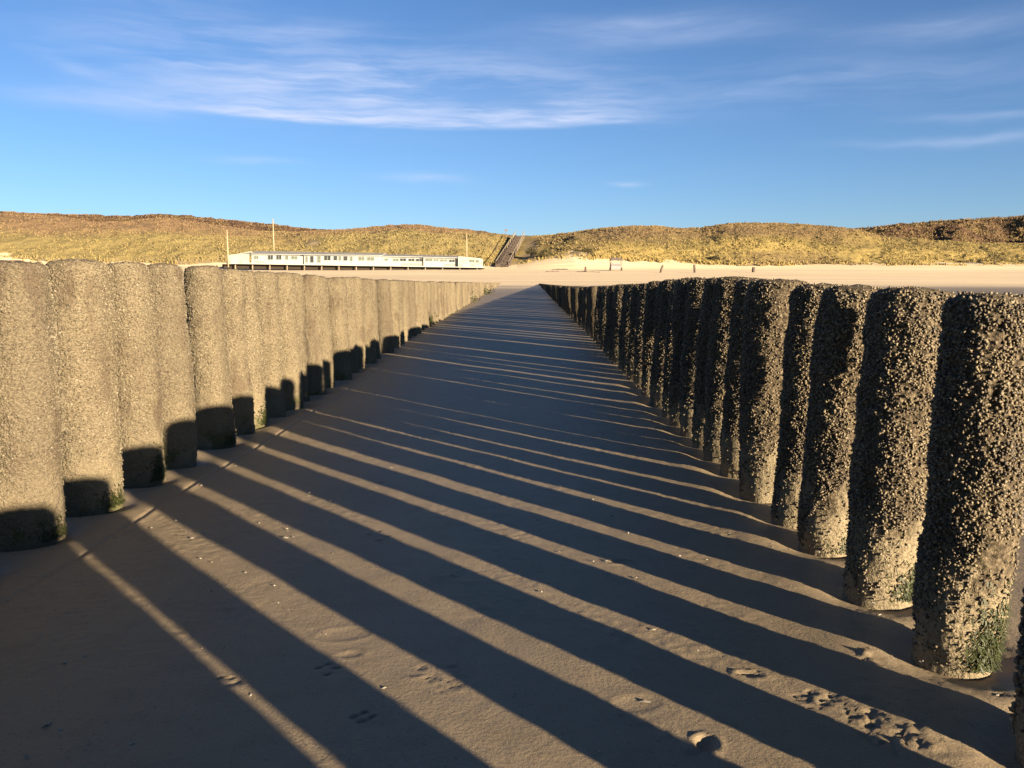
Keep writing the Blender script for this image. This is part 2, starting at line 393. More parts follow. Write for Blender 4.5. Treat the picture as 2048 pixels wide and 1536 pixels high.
# ------------------------------------------------------------------ dunes
def dune(name, sx, sy, yc, mat, seed, bump, label, foot=True, x0=-900, x1=2950, depth=None):
    px = np.arange(x0, x1 + 1, 3.0); nt = 130
    t = np.concatenate([np.linspace(0, 1, nt), np.linspace(1.02, 1.6, 16)])
    b = (px - 1024) / 1662
    wob = fbm(np.stack([px * .012, px * 0, px * 0 + seed], 1), seed, 3)
    Yc = yc + 9 * wob
    zc = EYE + (564.8 - np.interp(px, sx, sy)) / 1662 * Yc
    crest = .22 * fbm(np.stack([px * .11, px * 0 + 3, px * 0 + seed], 1), seed + 5, 3) * (Yc / 200)
    if foot:
        edge = fbm(np.stack([px * .05, px * 0, px * 0 + 9], 1), seed + 2, 4)
        Y0 = YF - 5 + 3.0 * fbm(np.stack([px * .006, px * 0, px * 0 + 2], 1), seed + 4, 2); z0 = ground_z(b * Y0, Y0) - .3
    else:
        Y0 = Yc - depth; z0 = np.full_like(px, 3.0)
    B, T = np.meshgrid(b, t); PXg = np.meshgrid(px, t)[0]
    tt = np.clip(T, 0, 1)
    Yg = Y0 + (Yc - Y0) * T
    prof = np.where(T <= 1, .62 * np.sin(tt * math.pi / 2) + .38 * tt, 1 - (T - 1) * .55)
    Zg = z0 + (zc - z0) * prof
    if foot: Zg = Zg + .75 * edge * np.exp(-tt * 16)
    Zg = Zg + crest * np.clip(T, 0, 1) ** 4
    win = np.clip(tt * 9, 0, 1) * np.clip((1.0 - np.clip(T, 0, 1)) * 5, 0, 1)
    Xg = B * Yg
    P = np.stack([Xg.ravel(), Yg.ravel(), np.zeros(Xg.size)], 1)
    nb = (fbm(P * .06, seed + 11, 3) * 1.1 + fbm(P * .32, seed + 13, 3) * .45 + np.abs(vn(P * .8, seed + 14)) * .25).reshape(Xg.shape)
    Zg = Zg + bump * nb * win
    if foot:                                            # the stairs lie in a cutting
        sxm = -1.75 + (Yg - 178) * (4.0 / 38); d = np.abs(Xg - sxm)
        cut = np.clip(1.5 - d / 4.2, 0, 1); cut = cut * cut * (3 - 2 * cut)
        line = 5.0 + (Yg - 178) * (8.0 / 38) - .6
        Zg = Zg * (1 - cut) + np.minimum(Zg, line) * cut
    sand = (np.clip(1.05 - tt * 7.5, 0, 1) if foot else np.zeros_like(tt))
    if foot:
        gap = np.exp(-((Xg - (3.4 + (Yg - 182) * .06)) / 2.0) ** 2) * np.clip(2.2 - tt * 2.4, 0, 1)
        mound = np.exp(-((PXg - 1150) / 32) ** 2) * np.clip(1.3 - tt * 5.5, 0, 1) + 1.2 * np.exp(-((PXg - 628) / 15) ** 2 - ((tt - .38) / .09) ** 2)
        sand = np.clip(sand + gap + mound, 0, 1.4)
    nx, ny = len(px), len(t)
    i = (np.arange(ny - 1)[:, None] * nx + np.arange(nx - 1)[None, :]).ravel()
    V = np.stack([Xg.ravel(), Yg.ravel(), Zg.ravel()], 1)
    o = mesh_np(name, V, np.stack([i, i + 1, i + nx + 1, i + nx], 1), mat, attr=sand.ravel())
    tag(o, label, 'dunes', kind='structure')
    return V.reshape(ny, nx, 3), sand, tt
FX = [-900, -300, 0, 60, 130, 200, 260, 330, 400, 450, 520, 600, 660, 700, 740, 790, 840, 880, 940, 990, 1030, 1075, 1110, 1150, 1200, 1260, 1310, 1350, 1400, 1450, 1500, 1560, 1620, 1680, 1720, 1760, 1850, 2048, 2400, 2950]
FY = [432, 436, 428, 431, 437, 447, 445, 438, 447, 455, 464, 465, 463, 461, 456, 452, 452, 457, 462, 469, 474, 474, 470, 465, 458, 454, 454, 458, 457, 449, 447, 448, 452, 457, 464, 476, 482, 488, 480, 470]
DG, DS, DT = dune('front_dune', FX, FY, 228, DUNE, 3, 1.0, 'marram covered front dune with ochre and yellow grass above the beach')
HX = [-900, -200, 0, 130, 200, 260, 330, 380, 450, 520, 600, 660, 740, 840, 880, 940, 1000, 1060, 1200]
HY = [418, 422, 424, 431, 432, 434, 430, 433, 440, 447, 456, 462, 464, 458, 457, 461, 469, 478, 490]
HG = dune('heather_dune', HX, HY, 320, HEATH, 21, 1.2, 'reddish brown heather covered dune behind the left front dune', foot=False, x1=1200, depth=70)
RX = [1480, 1600, 1700, 1740, 1800, 1860, 1900, 1960, 2000, 2048, 2300, 2950]
RY = [486, 470, 459, 456, 450, 445, 441, 440, 438, 434, 425, 430]
RG = dune('brown_dune', RX, RY, 300, HEATH, 33, 1.8, 'rough brown dune ridge behind the yellow grass at far right', foot=False, x0=1480, depth=60)

def tufts(name, G, S, n, seed, label, lo=.16, hi=.40, cut=True, tmin=0, tmax=131):
    rg = np.random.default_rng(seed)
    ny, nx = G.shape[:2]
    i = rg.integers(max(2, tmin), min(tmax, ny - 1), n); j = np.clip(rg.normal(nx * .5, nx * .24, n).astype(int), 0, nx - 1)
    P = G[i, j] + rg.uniform(-.25, .25, (n, 3)) * np.array([1, 1, 0])
    sand = S[i, j] if S is not None else np.zeros(n)
    dens = fbm(P * np.array([.12, .12, 0]), seed, 3)
    keep = (sand * 1.15 + rg.uniform(-.3, .5, n) < .55) & (dens > -.45)
    if cut:
        d = np.abs(P[:, 0] - (-1.75 + (P[:, 1] - 178) * (4.0 / 38))); keep &= d > 2.5
    P = P[keep]; n = len(P); nb = 4
    h = rg.uniform(lo, hi, n) * (1 + .4 * fbm(P * .3, 8, 2)); V = []; T = []
    tint = np.clip(.5 + .55 * fbm(P * np.array([.15, .15, .3]), seed + 4, 3) + rg.normal(0, .16, n), 0, 1)
    for k in range(nb):
        a = rg.uniform(0, 2 * math.pi, n); w = rg.uniform(.10, .24, n); ln = rg.uniform(.1, .6, n) * h
        dx, dy = np.cos(a), np.sin(a)
        o = np.stack([dx * .15, dy * .15, np.full(n, -.12)], 1); sd = np.stack([-dy * w, dx * w, np.zeros(n)], 1)
        V += [P + o - sd, P + o + sd, P + o + np.stack([dx * ln, dy * ln, h * rg.uniform(.6, 1.1, n)], 1)]
        T += [tint * .7, tint * .7, tint]
    V = np.stack(V, 1).reshape(-1, 3); T = np.stack(T, 1).ravel()
    f = np.arange(len(V)).reshape(-1, 3)
    o = mesh_np(name, V, f, BLADE, smooth=False, attr=T)
    tag(o, label, 'dune grass', kind='stuff')
tufts('marram_grass', DG, DS, 42000, 5, 'yellow ochre marram grass tufts covering the front dune')
tufts('foot_tussocks', DG, DS * .35, 5200, 15, 'taller marram tussocks thinning out onto the sand at the dune foot', .3, .75, True, 2, 12)
tufts('heath_tufts', HG[0], None, 9000, 6, 'brownish tufts along the heather dune top', .25, .5, False, 60)
tufts('ridge_grass', RG[0], None, 12000, 7, 'rough brown grass over the far right ridge', .4, .8, False, 40)

def shrub(x, y, Y, w, h, label, seed):
    p = at(x, y, Y); rg = np.random.default_rng(seed); n = 900
    q = rg.normal(0, 1, (n, 3)); q /= np.linalg.norm(q, axis=1)[:, None]; q *= rg.uniform(.35, 1, n)[:, None] ** .5
    lump = 1 + .35 * vn(q * 2.3 + seed, seed)
    q = q * lump[:, None] * np.array([w, w * .7, h]); q[:, 2] = np.abs(q[:, 2])
    s = .16; V = np.stack([q + rg.uniform(-s, s, (n, 3)) for _ in range(3)], 1).reshape(-1, 3)
    root = empty('dune_shrub', p); tag(root, label, 'shrub', 'dark shrubs on the dune foot')
    mesh_np('foliage', V, np.arange(n * 3).reshape(-1, 3), SHRUBM, root, smooth=False)
    b = MB()
    for k in range(5):
        a = k * 1.3; b.tube([(0, 0, -.8), (math.cos(a) * w * .25, math.sin(a) * w * .2, h * .3), (math.cos(a) * w * .6, math.sin(a) * w * .4, h * .7)], [.06, .045, .02], 5)
    b.build('stem', BROWNW, root)
shrub(1062, 508, 186, 1.3, 1.5, 'dark rounded shrub at the right edge of the dune stairway foot', 1)
shrub(1092, 512, 184, 2.2, 1.6, 'wide dark shrub between the stairway path and the bare sand mound', 2)
shrub(1176, 511, 184, 1.6, 2.0, 'tall dark shrub right of the bare sand mound', 3)
shrub(1990, 522, 183, 2.6, 2.4, 'dark leafy clump filling a dark hollow low on the dune at far right', 4)  # foliage added in place of a dark hollow in the dune
shrub(1430, 520, 183, 1.3, 1.0, 'small dark shrub at the sand edge above the slanting posts', 6)

# ------------------------------------------------------------------ piles
def shaft_radius(th, z, H, rb, seed, kind):
    t = np.clip(z / H, 0, 1)
    if kind > 0: prof = .95 + .21 * np.clip(t * 1.5, 0, 1) ** .8 - .06 * np.clip(t - .8, 0, 1) * 5
    else: prof = 1.10 - .035 * t + .035 * np.sin(t * 5 + seed) - .06 * np.clip(t - .6, 0, 1) / .4
    r = rb * prof
    p = np.stack([np.cos(th) * rb, np.sin(th) * rb, z], 1)
    r = r + (.018 if kind > 0 else .026) * vn(p * (4.1 if kind > 0 else 3.4) + seed * 3.1, seed) * (.35 + .65 * np.clip(t * 2, 0, 1)) + .009 * vn(p * 11 + seed, seed + 1)
    if kind > 0: r = r + (.008 * vn(p * 38, seed + 2)) * np.clip((z - .1) * 3, .3, 1)
    else: r = r + .0045 * vn(p * np.array([34, 34, 52.]), seed + 2) + .0035 * vn(p * np.array([80, 80, 120.]), seed + 3)
    top = np.clip((z - (H - .05)) / .05, 0, 1)
    return r * np.sqrt(np.clip(1 - .35 * top ** 2, .02, 1))
def shaft(name, H, rb, seed, kind, nth, nz, parent, mat):
    th = np.linspace(0, 2 * math.pi, nth, endpoint=False)
    zz = np.concatenate([[-.55], np.linspace(-.12, H, nz)])
    T, Z = np.meshgrid(th, zz); T = T.ravel(); Z = Z.ravel()
    r = shaft_radius(T, np.maximum(Z, 0), H, rb, seed, kind)
    V = np.stack([r * np.cos(T), r * np.sin(T), Z], 1)
    m = len(zz); i = (np.arange(m - 1)[:, None] * nth + np.arange(nth)[None, :]).ravel()
    i2 = (np.arange(m - 1)[:, None] * nth + (np.arange(nth)[None, :] + 1) % nth).ravel()
    Fq = [np.stack([i, i2, i2 + nth, i + nth], 1)]
    base = (m - 1) * nth; last = V[base:]; cur = base; nv = len(V)
    for k, s in enumerate((.72, .4, .08)):               # rough worn top
        ring = last.copy(); ring[:, :2] *= s; ring[:, 2] = H + .012 * (1 - s) + .010 * vn(ring * 25, seed + 7)
        V = np.concatenate([V, ring]); j = np.arange(nth); j2 = (j + 1) % nth
        Fq.append(np.stack([cur + j, cur + j2, nv + j2, nv + j], 1)); cur = nv; nv += nth
    return mesh_np(name, V, np.concatenate(Fq), mat, parent)
def crust(name, H, rb, seed, kind, n, L, parent, mat, bare=0.0):
    rg = np.random.default_rng(seed + 100)
    th = rg.uniform(0, 2 * math.pi, n); z = rg.uniform(.0, H + .005, n)
    p0 = np.stack([np.cos(th), np.sin(th), z], 1)
    if kind > 0:
        lim = .06 + (.30 + bare) * (.5 + .5 * np.cos(th - (-.55))) + .16 * vn(p0 * np.array([1.4, 1.4, 5]), seed)
        keep = (z > lim) | (rg.uniform(0, 1, n) < .10)
        cl = vn(p0 * np.array([5, 5, 7.]), seed + 9) + .5 * vn(p0 * np.array([13, 13, 16.]), seed + 10)
        keep &= (cl > -.38) | (rg.uniform(0, 1, n) < .35)
        th, z, p0 = th[keep], z[keep], p0[keep]; n = len(th)
    else:
        keep = (z > .30 + .22 * vn(p0 * np.array([2.5, 2.5, 2]), seed)) | (rg.uniform(0, 1, n) < .22)
        th, z, p0 = th[keep], z[keep], p0[keep]; n = len(th)
    r = shaft_radius(th, z, H, rb, seed, kind)
    nr = np.stack([np.cos(th), np.sin(th), np.zeros(n)], 1)
    topm = z > H - .012; nr[topm, 2] = 1.2
    nr /= np.linalg.norm(nr, axis=1)[:, None]
    rad = np.where(topm, r * np.sqrt(rg.uniform(0, 1, n)), r)
    P = np.stack([np.cos(th) * rad, np.sin(th) * rad, z], 1)
    rnd = rg.normal(0, 1, (n, 3)); d = nr * rg.uniform(.35, 1.1, n)[:, None] + rnd * .55
    if kind < 0: d = nr * rg.uniform(.6, 1.3, n)[:, None] + rnd * .45
    d /= np.linalg.norm(d, axis=1)[:, None]
    s1 = np.cross(d, rg.normal(0, 1, (n, 3))); s1 /= np.linalg.norm(s1, axis=1)[:, None]; s2 = np.cross(d, s1)
    ln = L * rg.uniform(.55, 1.35, n)[:, None]; w = ln * rg.uniform(.28, .42, n)[:, None]; th2 = ln * rg.uniform(.18, .28, n)[:, None]
    if kind < 0: w = ln * rg.uniform(.45, .75, n)[:, None]; th2 = w * .8
    m = P + d * ln * .35
    V = np.stack([P - d * ln * .35, m + s1 * w, m + s2 * th2, m - s1 * w, m - s2 * th2, P + d * ln * .68], 1).reshape(-1, 3)
    q = np.array([[0, 2, 1], [0, 3, 2], [0, 4, 3], [0, 1, 4], [5, 1, 2], [5, 2, 3], [5, 3, 4], [5, 4, 1]])
    Fc = (np.arange(n)[:, None, None] * 6 + q[None]).reshape(-1, 3)
    tint = np.clip(rg.normal(.5, .24, n) + .18 * vn(p0 * np.array([2, 2, 6]), seed + 5), 0, 1)
    o = mesh_np(name, V, Fc, mat, parent, smooth=(kind > 0), attr=np.repeat(tint, 6))
    o['kind'] = 'stuff'; return o
def algae(parent, rb, ang, seed, n=160, zmax=.16, spread=.55, kind=1, H=1.3):
    rg = np.random.default_rng(seed + 900)
    th = rg.normal(ang, spread * .6, n); z = np.abs(rg.normal(0, zmax * .55, n)) + .01
    r = shaft_radius(th, z, H, rb, seed, kind) + .006
    P = np.stack([np.cos(th) * r, np.sin(th) * r, z], 1)
    d = np.stack([np.cos(th) * .4, np.sin(th) * .4, -rg.uniform(.3, 1, n)], 1) + rg.normal(0, .6, (n, 3))
    sd = np.stack([-np.sin(th), np.cos(th), np.zeros(n)], 1) * rg.uniform(.002, .0045, n)[:, None]
    ln = rg.uniform(.008, .018, n)[:, None]
    V = np.stack([P - sd, P + sd, P + d * ln + sd * .6, P + d * ln - sd * .6], 1).reshape(-1, 3)
    V[:, 2] = np.maximum(V[:, 2], .004)
    o = mesh_np('algae_patch', V, np.arange(n * 4).reshape(-1, 4), ALGAE, parent); o['kind'] = 'stuff'; return o

ORD = ['first', 'second', 'third', 'fourth', 'fifth', 'sixth', 'seventh', 'eighth', 'ninth', 'tenth', 'eleventh', 'twelfth']
rngp = random.Random(4)
def place(o, x, y, lean_y, lean_x, rz, sz=1):
    o.location = (x, y, 0); o.rotation_mode = 'XYZ'
    o.rotation_euler = (lean_x, lean_y, 0); o.scale = (1, 1, sz)
variants = {}
def variant_parts(side, level, k):
    key = (side, level, k)
    if key not in variants:
        mat = LSH if side < 0 else RSH
        sd = 40 + 7 * k + (0 if side < 0 else 3) + level * 50
        if level == 1:
            a = shaft('pile_shaft', 1.3, .15, sd, side, 90, 110, None, mat)
            b = crust('mussel_crust' if side > 0 else 'barnacle_crust', 1.3, .15, sd, side, 5200 if side > 0 else 3500, .022 if side > 0 else .013, None, MUSSEL if side > 0 else BARN)
            variants[key] = [a, b]
        else:
            a = shaft('wooden_pile', 1.3, .15, sd, side, 36, 40, None, mat)
            variants[key] = [a]
        variants[key + ('used',)] = False
    return variants[key], key
def far_pile(side, level, k, parent_name, x, y, r, lean_y, lean_x, top, z0=0):
    parts, key = variant_parts(side, level, k)
    first = not variants[key + ('used',)]; variants[key + ('used',)] = True
    sc = r / .15
    if level == 1:
        root = empty('wooden_pile'); root.location = (x, y, 0)
        for p in parts:
            q = p if first else p.copy()
            if not first: C.objects.link(q)
            q.parent = root
        root.rotation_euler = (lean_x, lean_y, 0)
    else:
        root = parts[0] if first else parts[0].copy()
        if not first: C.objects.link(root)
        root.location = (x, y, 0); root.rotation_euler = (lean_x, lean_y, rngp.uniform(0, 6.28))
    root.scale = (sc, sc, top / 1.3)
    return root

def build_row(side, L):
    vis = 0
    for i, (x, y, r) in enumerate(L):
        H = (top_right(y) if side > 0 else top_left(y)) + rngp.uniform(-.012, .012)
        lx = rngp.gauss(0, R(.9))
        grp = 'mussel covered piles of the shaded right row' if side > 0 else 'barnacled piles of the sunlit left row'
        inview = y > (2.3 if side > 0 else 3.7)
        if inview: vis += 1
        if side > 0 and inview and vis <= 26: lx = {1: 0, 2: R(-4.0), 3: R(2.0), 4: R(-1.5)}.get(vis, (R(-1.7) if vis % 2 else R(1.7)) + lx * .5)
        lean = (R({1: 3.0, 2: 5.2, 3: 3.4, 4: 4.6}.get(vis, 3.6)) + rngp.gauss(0, R(.8)) * (vis > 4)) if side > 0 else (R({1: 1.8, 2: .2, 3: -1.0, 4: -1.5}.get(vis, -2.0) if y > 3.7 else 1.8) + rngp.gauss(0, R(.9)) * (vis > 4))
        if side > 0 and not inview:
            near = y > 1.0
            root = far_pile(1, 1, i % 3, '', x, y, r, lean, lx, H)
            lab = 'mussel covered pile beside the camera in the right row, only its shadow showing'
            if i == 8: lab = 'dark pile cut off at the right edge of the photo, nearest the camera'
        elif side < 0 and not inview:
            root = far_pile(-1, 1, i % 3, '', x, y, r, lean, lx, H)
            lab = 'barnacled pile beside the camera in the left row, outside the left edge'
        elif vis <= (7 if side > 0 else 8):
            root = empty('wooden_pile')
            sd = (200 if side > 0 else 300) + i
            big = vis <= 4
            shaft('pile_shaft', H, r, sd, side, 220 if big else 140, 300 if big else 190, root, RSH if side > 0 else LSH)
            if side > 0:
                crust('mussel_crust', H, r, sd, 1, 16500 if big else 10000, .0165, root, MUSSEL, {3: .26, 1: .06}.get(vis, 0))
                if vis <= 4: algae(root, r, -1.35 + .12 * vis, sd, (1100, 500, 250, 120)[vis - 1], (.19, .12, .08, .07)[vis - 1], .5, 1, H)
            else:
                crust('barnacle_crust', H, r, sd, -1, 7000, .0105, root, BARN)
                if vis in (1, 2, 3, 5, 7): algae(root, r, -.25, sd, {1: 250, 2: 350, 3: 600, 5: 250, 7: 450}[vis], {3: .16, 7: .14}.get(vis, .08), .45, -1, H)
            root.location = (x, y, 0); root.rotation_euler = (lx, lean, 0)
            lab = None
        elif vis <= 26:
            root = far_pile(side, 1, i % 3, '', x, y, r, lean, lx, H); lab = None
        else:
            root = far_pile(side, 2, i % 5, '', x, y, r, lean, lx, H); lab = None
        if lab is None:
            if vis <= 12:
                if side > 0:
                    d = {1: 'thick mussel crusted pile with a green algae foot, largest of the right row',
                         2: 'second mussel crusted pile of the right row, its foot just behind the largest one',
                         3: 'third pile of the right row, its pale smooth foot lit below a slanting shadow'}.get(vis, ORD[vis - 1] + ' dark mussel crusted pile of the right row counting from the largest one')
                else:
                    d = {1: 'largest barnacled pile of the left row, cut off by the left edge',
                         3: 'third barnacled pile of the left row, green algae on its foot'}.get(vis, ORD[vis - 1] + ' pale barnacled pile of the left row counting from the left edge')
                lab = d
            elif vis <= 40:
                lab = ('dark slender pile packed in the middle of the shaded right row' if side > 0 else 'pale slender pile packed in the middle of the sunlit left row')
                grp = ('middle stretch of the right row' if side > 0 else 'middle stretch of the left row')
            else:
                lab = ('tiny far pile at the dark tapering end of the right row' if side > 0 else 'tiny far pile at the pale tapering end of the left row')
                grp = ('far end of the right row' if side > 0 else 'far end of the left row')
        tag(root, lab, 'pile', grp)
build_row(-1, LP); build_row(1, RP)

def seaweed(px, py, w, h, label, seed, n=220):
    p = hit(px, py); rg = np.random.default_rng(seed)
    q = rg.normal(0, 1, (n, 3)) * np.array([w, w * 2.2, 0]); q[:, 2] = np.abs(rg.normal(0, h * .5, n))
    s = max(.012, h * .16); V = np.stack([q + rg.uniform(-s, s, (n, 3)) * np.array([1, 1, .7]) for _ in range(3)], 1).reshape(-1, 3); V[:, 2] = np.maximum(V[:, 2], -.02)
    o = mesh_np('seaweed_clump', V, np.arange(n * 3).reshape(-1, 3), ALGAE, smooth=False); o.location = p
    tag(o, label, 'seaweed', 'green seaweed along the foot of the left row')
seaweed(858, 652, .07, .30, 'upright green seaweed clump at the foot of the left row, nearest of the far weeds', 1)
seaweed(905, 622, .10, .22, 'low green seaweed clump at the left row foot between the upright and far clumps', 2)
seaweed(938, 604, .18, .40, 'long green seaweed growth near the far end of the left row', 3, 350)
seaweed(968, 588, .25, .45, 'green seaweed growth at the very end of the left row', 4, 350)

# ------------------------------------------------------------------ shells and grit on the sand
def shell_grit():
    rg = np.random.default_rng(3); n = 900
    Y = 1.9 + rg.gamma(1.6, 1.6, n); X = rg.uniform(-2.2, 1.5, n)
    clus = n2(X, Y, 1.3, 44, 2); k = clus + rg.uniform(-.5, .5, n) > .1; X, Y = X[k], Y[k]; n = len(X)
    P = np.stack([X, Y, ground_z(X, Y) + .012 * n2(X, Y, 1.1, 3) + .003], 1)
    s = rg.uniform(.002, .0065, n)[:, None]
    a = rg.normal(0, 1, (n, 3)); b = rg.normal(0, 1, (n, 3)); a[:, 2] *= .3; b[:, 2] *= .3
    V = np.stack([P - a * s, P + b * s, P + a * s, P - b * s], 1)
    V[:, :, 2] += .001; top = P + np.array([0, 0, 1]) * s * 1.1
    V = np.concatenate([V, top[:, None]], 1).reshape(-1, 3)
    q = np.array([[0, 1, 4], [1, 2, 4], [2, 3, 4], [3, 0, 4]])
    o = mesh_np('shell_grit', V, (np.arange(n)[:, None, None] * 5 + q[None]).reshape(-1, 3), SHELLM, smooth=False)
    tag(o, 'tiny shell fragments scattered over the damp sand', 'shell fragments', kind='stuff')
shell_grit()
def shell(px, py, size, rz, label):
    p = hit(px, py); V = []; Fq = []; nr, na = 5, 11
    for i in range(nr + 1):
        for j in range(na + 1):
            t = i / nr; a = (j / na - .5) * 2.3; rr = size * t * (1 + .04 * math.cos(j * math.pi))
            V.append((rr * math.sin(a), rr * math.cos(a) - size * .45, size * .42 * (1 - (2 * t - 1) ** 2 * .75) * math.cos(a * .65) - size * .05))
    for i in range(nr):
        for j in range(na):
            k = i * (na + 1) + j; Fq.append((k, k + 1, k + na + 2, k + na + 1))
    o = mesh_np('shell', V, Fq, SHELLM); o.modifiers.new('thick', 'SOLIDIFY').thickness = .0015
    o.location = p + Vector((0, 0, .003)); o.rotation_euler = (random.uniform(-.2, .2), random.uniform(-.2, .2), rz)
    tag(o, label, 'shell', 'shells lying on the sand')
shell(384, 1078, .013, .4, 'small bright shell on the wide light strip near the second left pile')
shell(95, 1461, .020, 1.2, 'pale grey shell lying in shade at the lower left corner')
shell(121, 1462, .013, 2.2, 'smaller shell touching distance right of the pale grey one in the corner')
shell(264, 1492, .009, .2, 'tiny shell in the shade at the bottom edge, alone')
shell(172, 1509, .010, .9, 'shell at the bottom edge between the corner pair and the lone one')
shell(1026, 1400, .008, 2, 'tiny pale shell in the broad shadow near the bottom centre')
shell(424, 1208, .008, 1, 'tiny shell in shadow between the thin and the wide light strips')
shell(1995, 1395, .016, .4, 'broken pale shell in the sunlit sand at the right edge')
shell(768, 1385, .010, .4, 'small shell on the lower edge of the wide light strip')

# ------------------------------------------------------------------ beach pavilion
DL, DR = 158.0, 164.0
def pav(x, y, back=0.0):
    t = (x - 455) / 510.0; D = DL + (DR - DL) * t
    p = at(x, y, D); return Vector((p.x, p.y + back, p.z))
root = empty('beach_pavilion', pav(710, 540)); inv = root.location.copy()
def quad_prism(mb, x0, x1, yb0, yb1, yt0, yt1, b0, b1):
    a = [pav(x0, yb0, b0), pav(x1, yb1, b0), pav(x1, yb1, b0) + Vector((0, b1 - b0, 0)), pav(x0, yb0, b0) + Vector((0, b1 - b0, 0)),
         pav(x0, yt0, b0), pav(x1, yt1, b0), pav(x1, yt1, b0) + Vector((0, b1 - b0, 0)), pav(x0, yt0, b0) + Vector((0, b1 - b0, 0))]
    mb.hexa([q - inv for q in a])
def dk(x): return float(np.interp(x, [455, 965], [527.6, 535.8]))          # deck underside line
m = MB(); quad_prism(m, 452, 968, dk(452), dk(968), dk(452) - 1.6, dk(968) - 1.6, -.5, 10); m.build('deck', WHITE, root)
m = MB(); quad_prism(m, 440, 960, dk(440) + 9, dk(960) + 9, dk(440) + .3, dk(960) + .3, 1.2, 9.4); m.build('underdeck_shade_block', DARKW, root)  # dark solid block standing in for the shaded void beneath the deck
for k in range(15):
    x = 470 + k * 34.6
    m = MB(); quad_prism(m, x - .55, x + .55, dk(x) + 11, dk(x) + 11, dk(x) + .1, dk(x) + .1, .1, .4); m.build('post', PALEW, root)
SEC = [(500, 606, 507.6, 508.8, 500.5, 502, 1.0), (606.3, 764, 509, 510.5, 502.8, 505, .6), (764.3, 846, 512, 513.5, 507, 508.5, .9), (846.3, 916, 514, 515.5, 508.8, 510.5, .5)]
for x0, x1, e0, e1, r0, r1, bk in SEC:
    m = MB(); quad_prism(m, x0, x1, dk(x0) - 1.7, dk(x1) - 1.7, e0, e1, bk, 9); m.build('wall', WHITE, root)
    m = MB(); o0, o1 = x0 - .1, x1 + .1                                     # low pitched roof, eave to ridge
    P = lambda x, y, b: pav(x, y, b) - inv
    E0, E1 = P(o0, e0 - .2, bk - .5), P(o1, e1 - .2, bk - .5)
    zr0, zr1 = P(o0, r0, 0).z, P(o1, r1, 0).z
    m.hexa([E0, E1, E1 + Vector((0, 9.2 - bk, 0)), E0 + Vector((0, 9.2 - bk, 0)),
            Vector((E0.x, E0.y + 3.2, zr0)), Vector((E1.x, E1.y + 3.2, zr1)), Vector((E1.x, E1.y + 5.5, zr1)), Vector((E0.x, E0.y + 5.5, zr0))])
    m.build('roof', ROOFM, root)
    m = MB(); quad_prism(m, o0, o1, e0 + 1.0, e1 + 1.0, e0 - .15, e1 - .15, bk - .62, bk - .52); m.build('fascia', WHITE, root)
def win(x0, x1, y0, y1, mat, bk):
    f = MB(); e = .55
    quad_prism(f, x0 - e, x1 + e, y0 - e, y0 - e, y0, y0, bk - .09, bk - .002); quad_prism(f, x0 - e, x1 + e, y1 + e, y1 + e, y1, y1, bk - .09, bk - .002)
    quad_prism(f, x0 - e, x0, y1, y1, y0, y0, bk - .088, bk - .002); quad_prism(f, x1, x1 + e, y1, y1, y0, y0, bk - .088, bk - .002)
    if x1 - x0 > 8: quad_prism(f, (x0 + x1) / 2 - .25, (x0 + x1) / 2 + .25, y1, y1, y0, y0, bk - .075, bk - .002)
    w = f.build('window', WHITE, root)
    g = MB(); quad_prism(g, x0, x1, y1, y1, y0, y0, bk - .04, bk - .003); g.build('pane', mat, w)
for x0, x1, y0, y1, mt in ((505, 514, 511.5, 518, GLASSM), (533, 543, 510.5, 519, GLASSD), (550, 560, 510.5, 519, GLASSD), (568, 574, 511, 519, GLASSM), (580, 592, 512, 518.5, GLASSM), (506, 526, 521.5, 525, PANEL)):
    win(x0, x1, y0, y1, mt, 1.0)
for x0, x1, y0, y1, mt in ((610, 614, 512, 525, GLASSM), (619, 626, 512, 525, GLASSD), (633, 640, 512, 525, GLASSM), (647, 660, 511.5, 520.5, GLASSD), (666, 673, 512, 520.5, GLASSD), (676, 681, 512.5, 521, GLASSM),
                           (686, 694, 512.5, 521, GLASSD), (699, 704, 513, 522, GLASSM), (716, 728, 513.5, 521, GLASSM), (733, 747, 514, 521, GLASSM)):
    win(x0, x1, y0, y1, mt, .6)
for x0, x1, y0, y1, mt in ((768, 775, 517, 521, GLASSM), (785, 796, 517, 522, GLASSM), (799, 811, 516.5, 522, GLASSD), (816, 828, 517, 522, GLASSD), (831, 844, 517.5, 522.5, GLASSD), (802, 843, 526.5, 530.5, PANEL)):
    win(x0, x1, y0, y1, mt, .9)
for x0, x1, y0, y1, mt in ((851, 864, 517.5, 522, GLASSM), (867, 876, 518, 522, GLASSM), (880, 894, 518.5, 523, GLASSM), (898, 909, 519, 524, GLASSD), (889, 911, 527.5, 531.5, PANEL)):
    win(x0, x1, y0, y1, mt, .5)
# glass screened terraces at both ends
for x0, x1, ya, yb in ((456, 499.6, 509.5, 507.5), (916.6, 966, 513.5, 518)):
    n = 6
    for k in range(n):
        a, b = x0 + (x1 - x0) * k / n, x0 + (x1 - x0) * (k + 1) / n
        t0, t1 = ya + (yb - ya) * k / n, ya + (yb - ya) * (k + 1) / n
        m = MB(); quad_prism(m, a + .5, b - .1, dk(a) - 7, dk(b) - 7, t0, t1, -.28, -.22); m.build('windscreen', SCREEN, root)
        m = MB(); quad_prism(m, a + .5, b - .1, dk(a) - 1.7, dk(b) - 1.7, dk(a) - 6.8, dk(b) - 6.8, -.29, -.21); m.build('screen_panel', WHITE if k % 3 else PANEL, root)
        m = MB(); quad_prism(m, a - .1, a + .5, dk(a) - 1.7, dk(a) - 1.7, t0 - .5, t0 - .5, -.32, -.18); m.build('screen_post', WHITE, root)
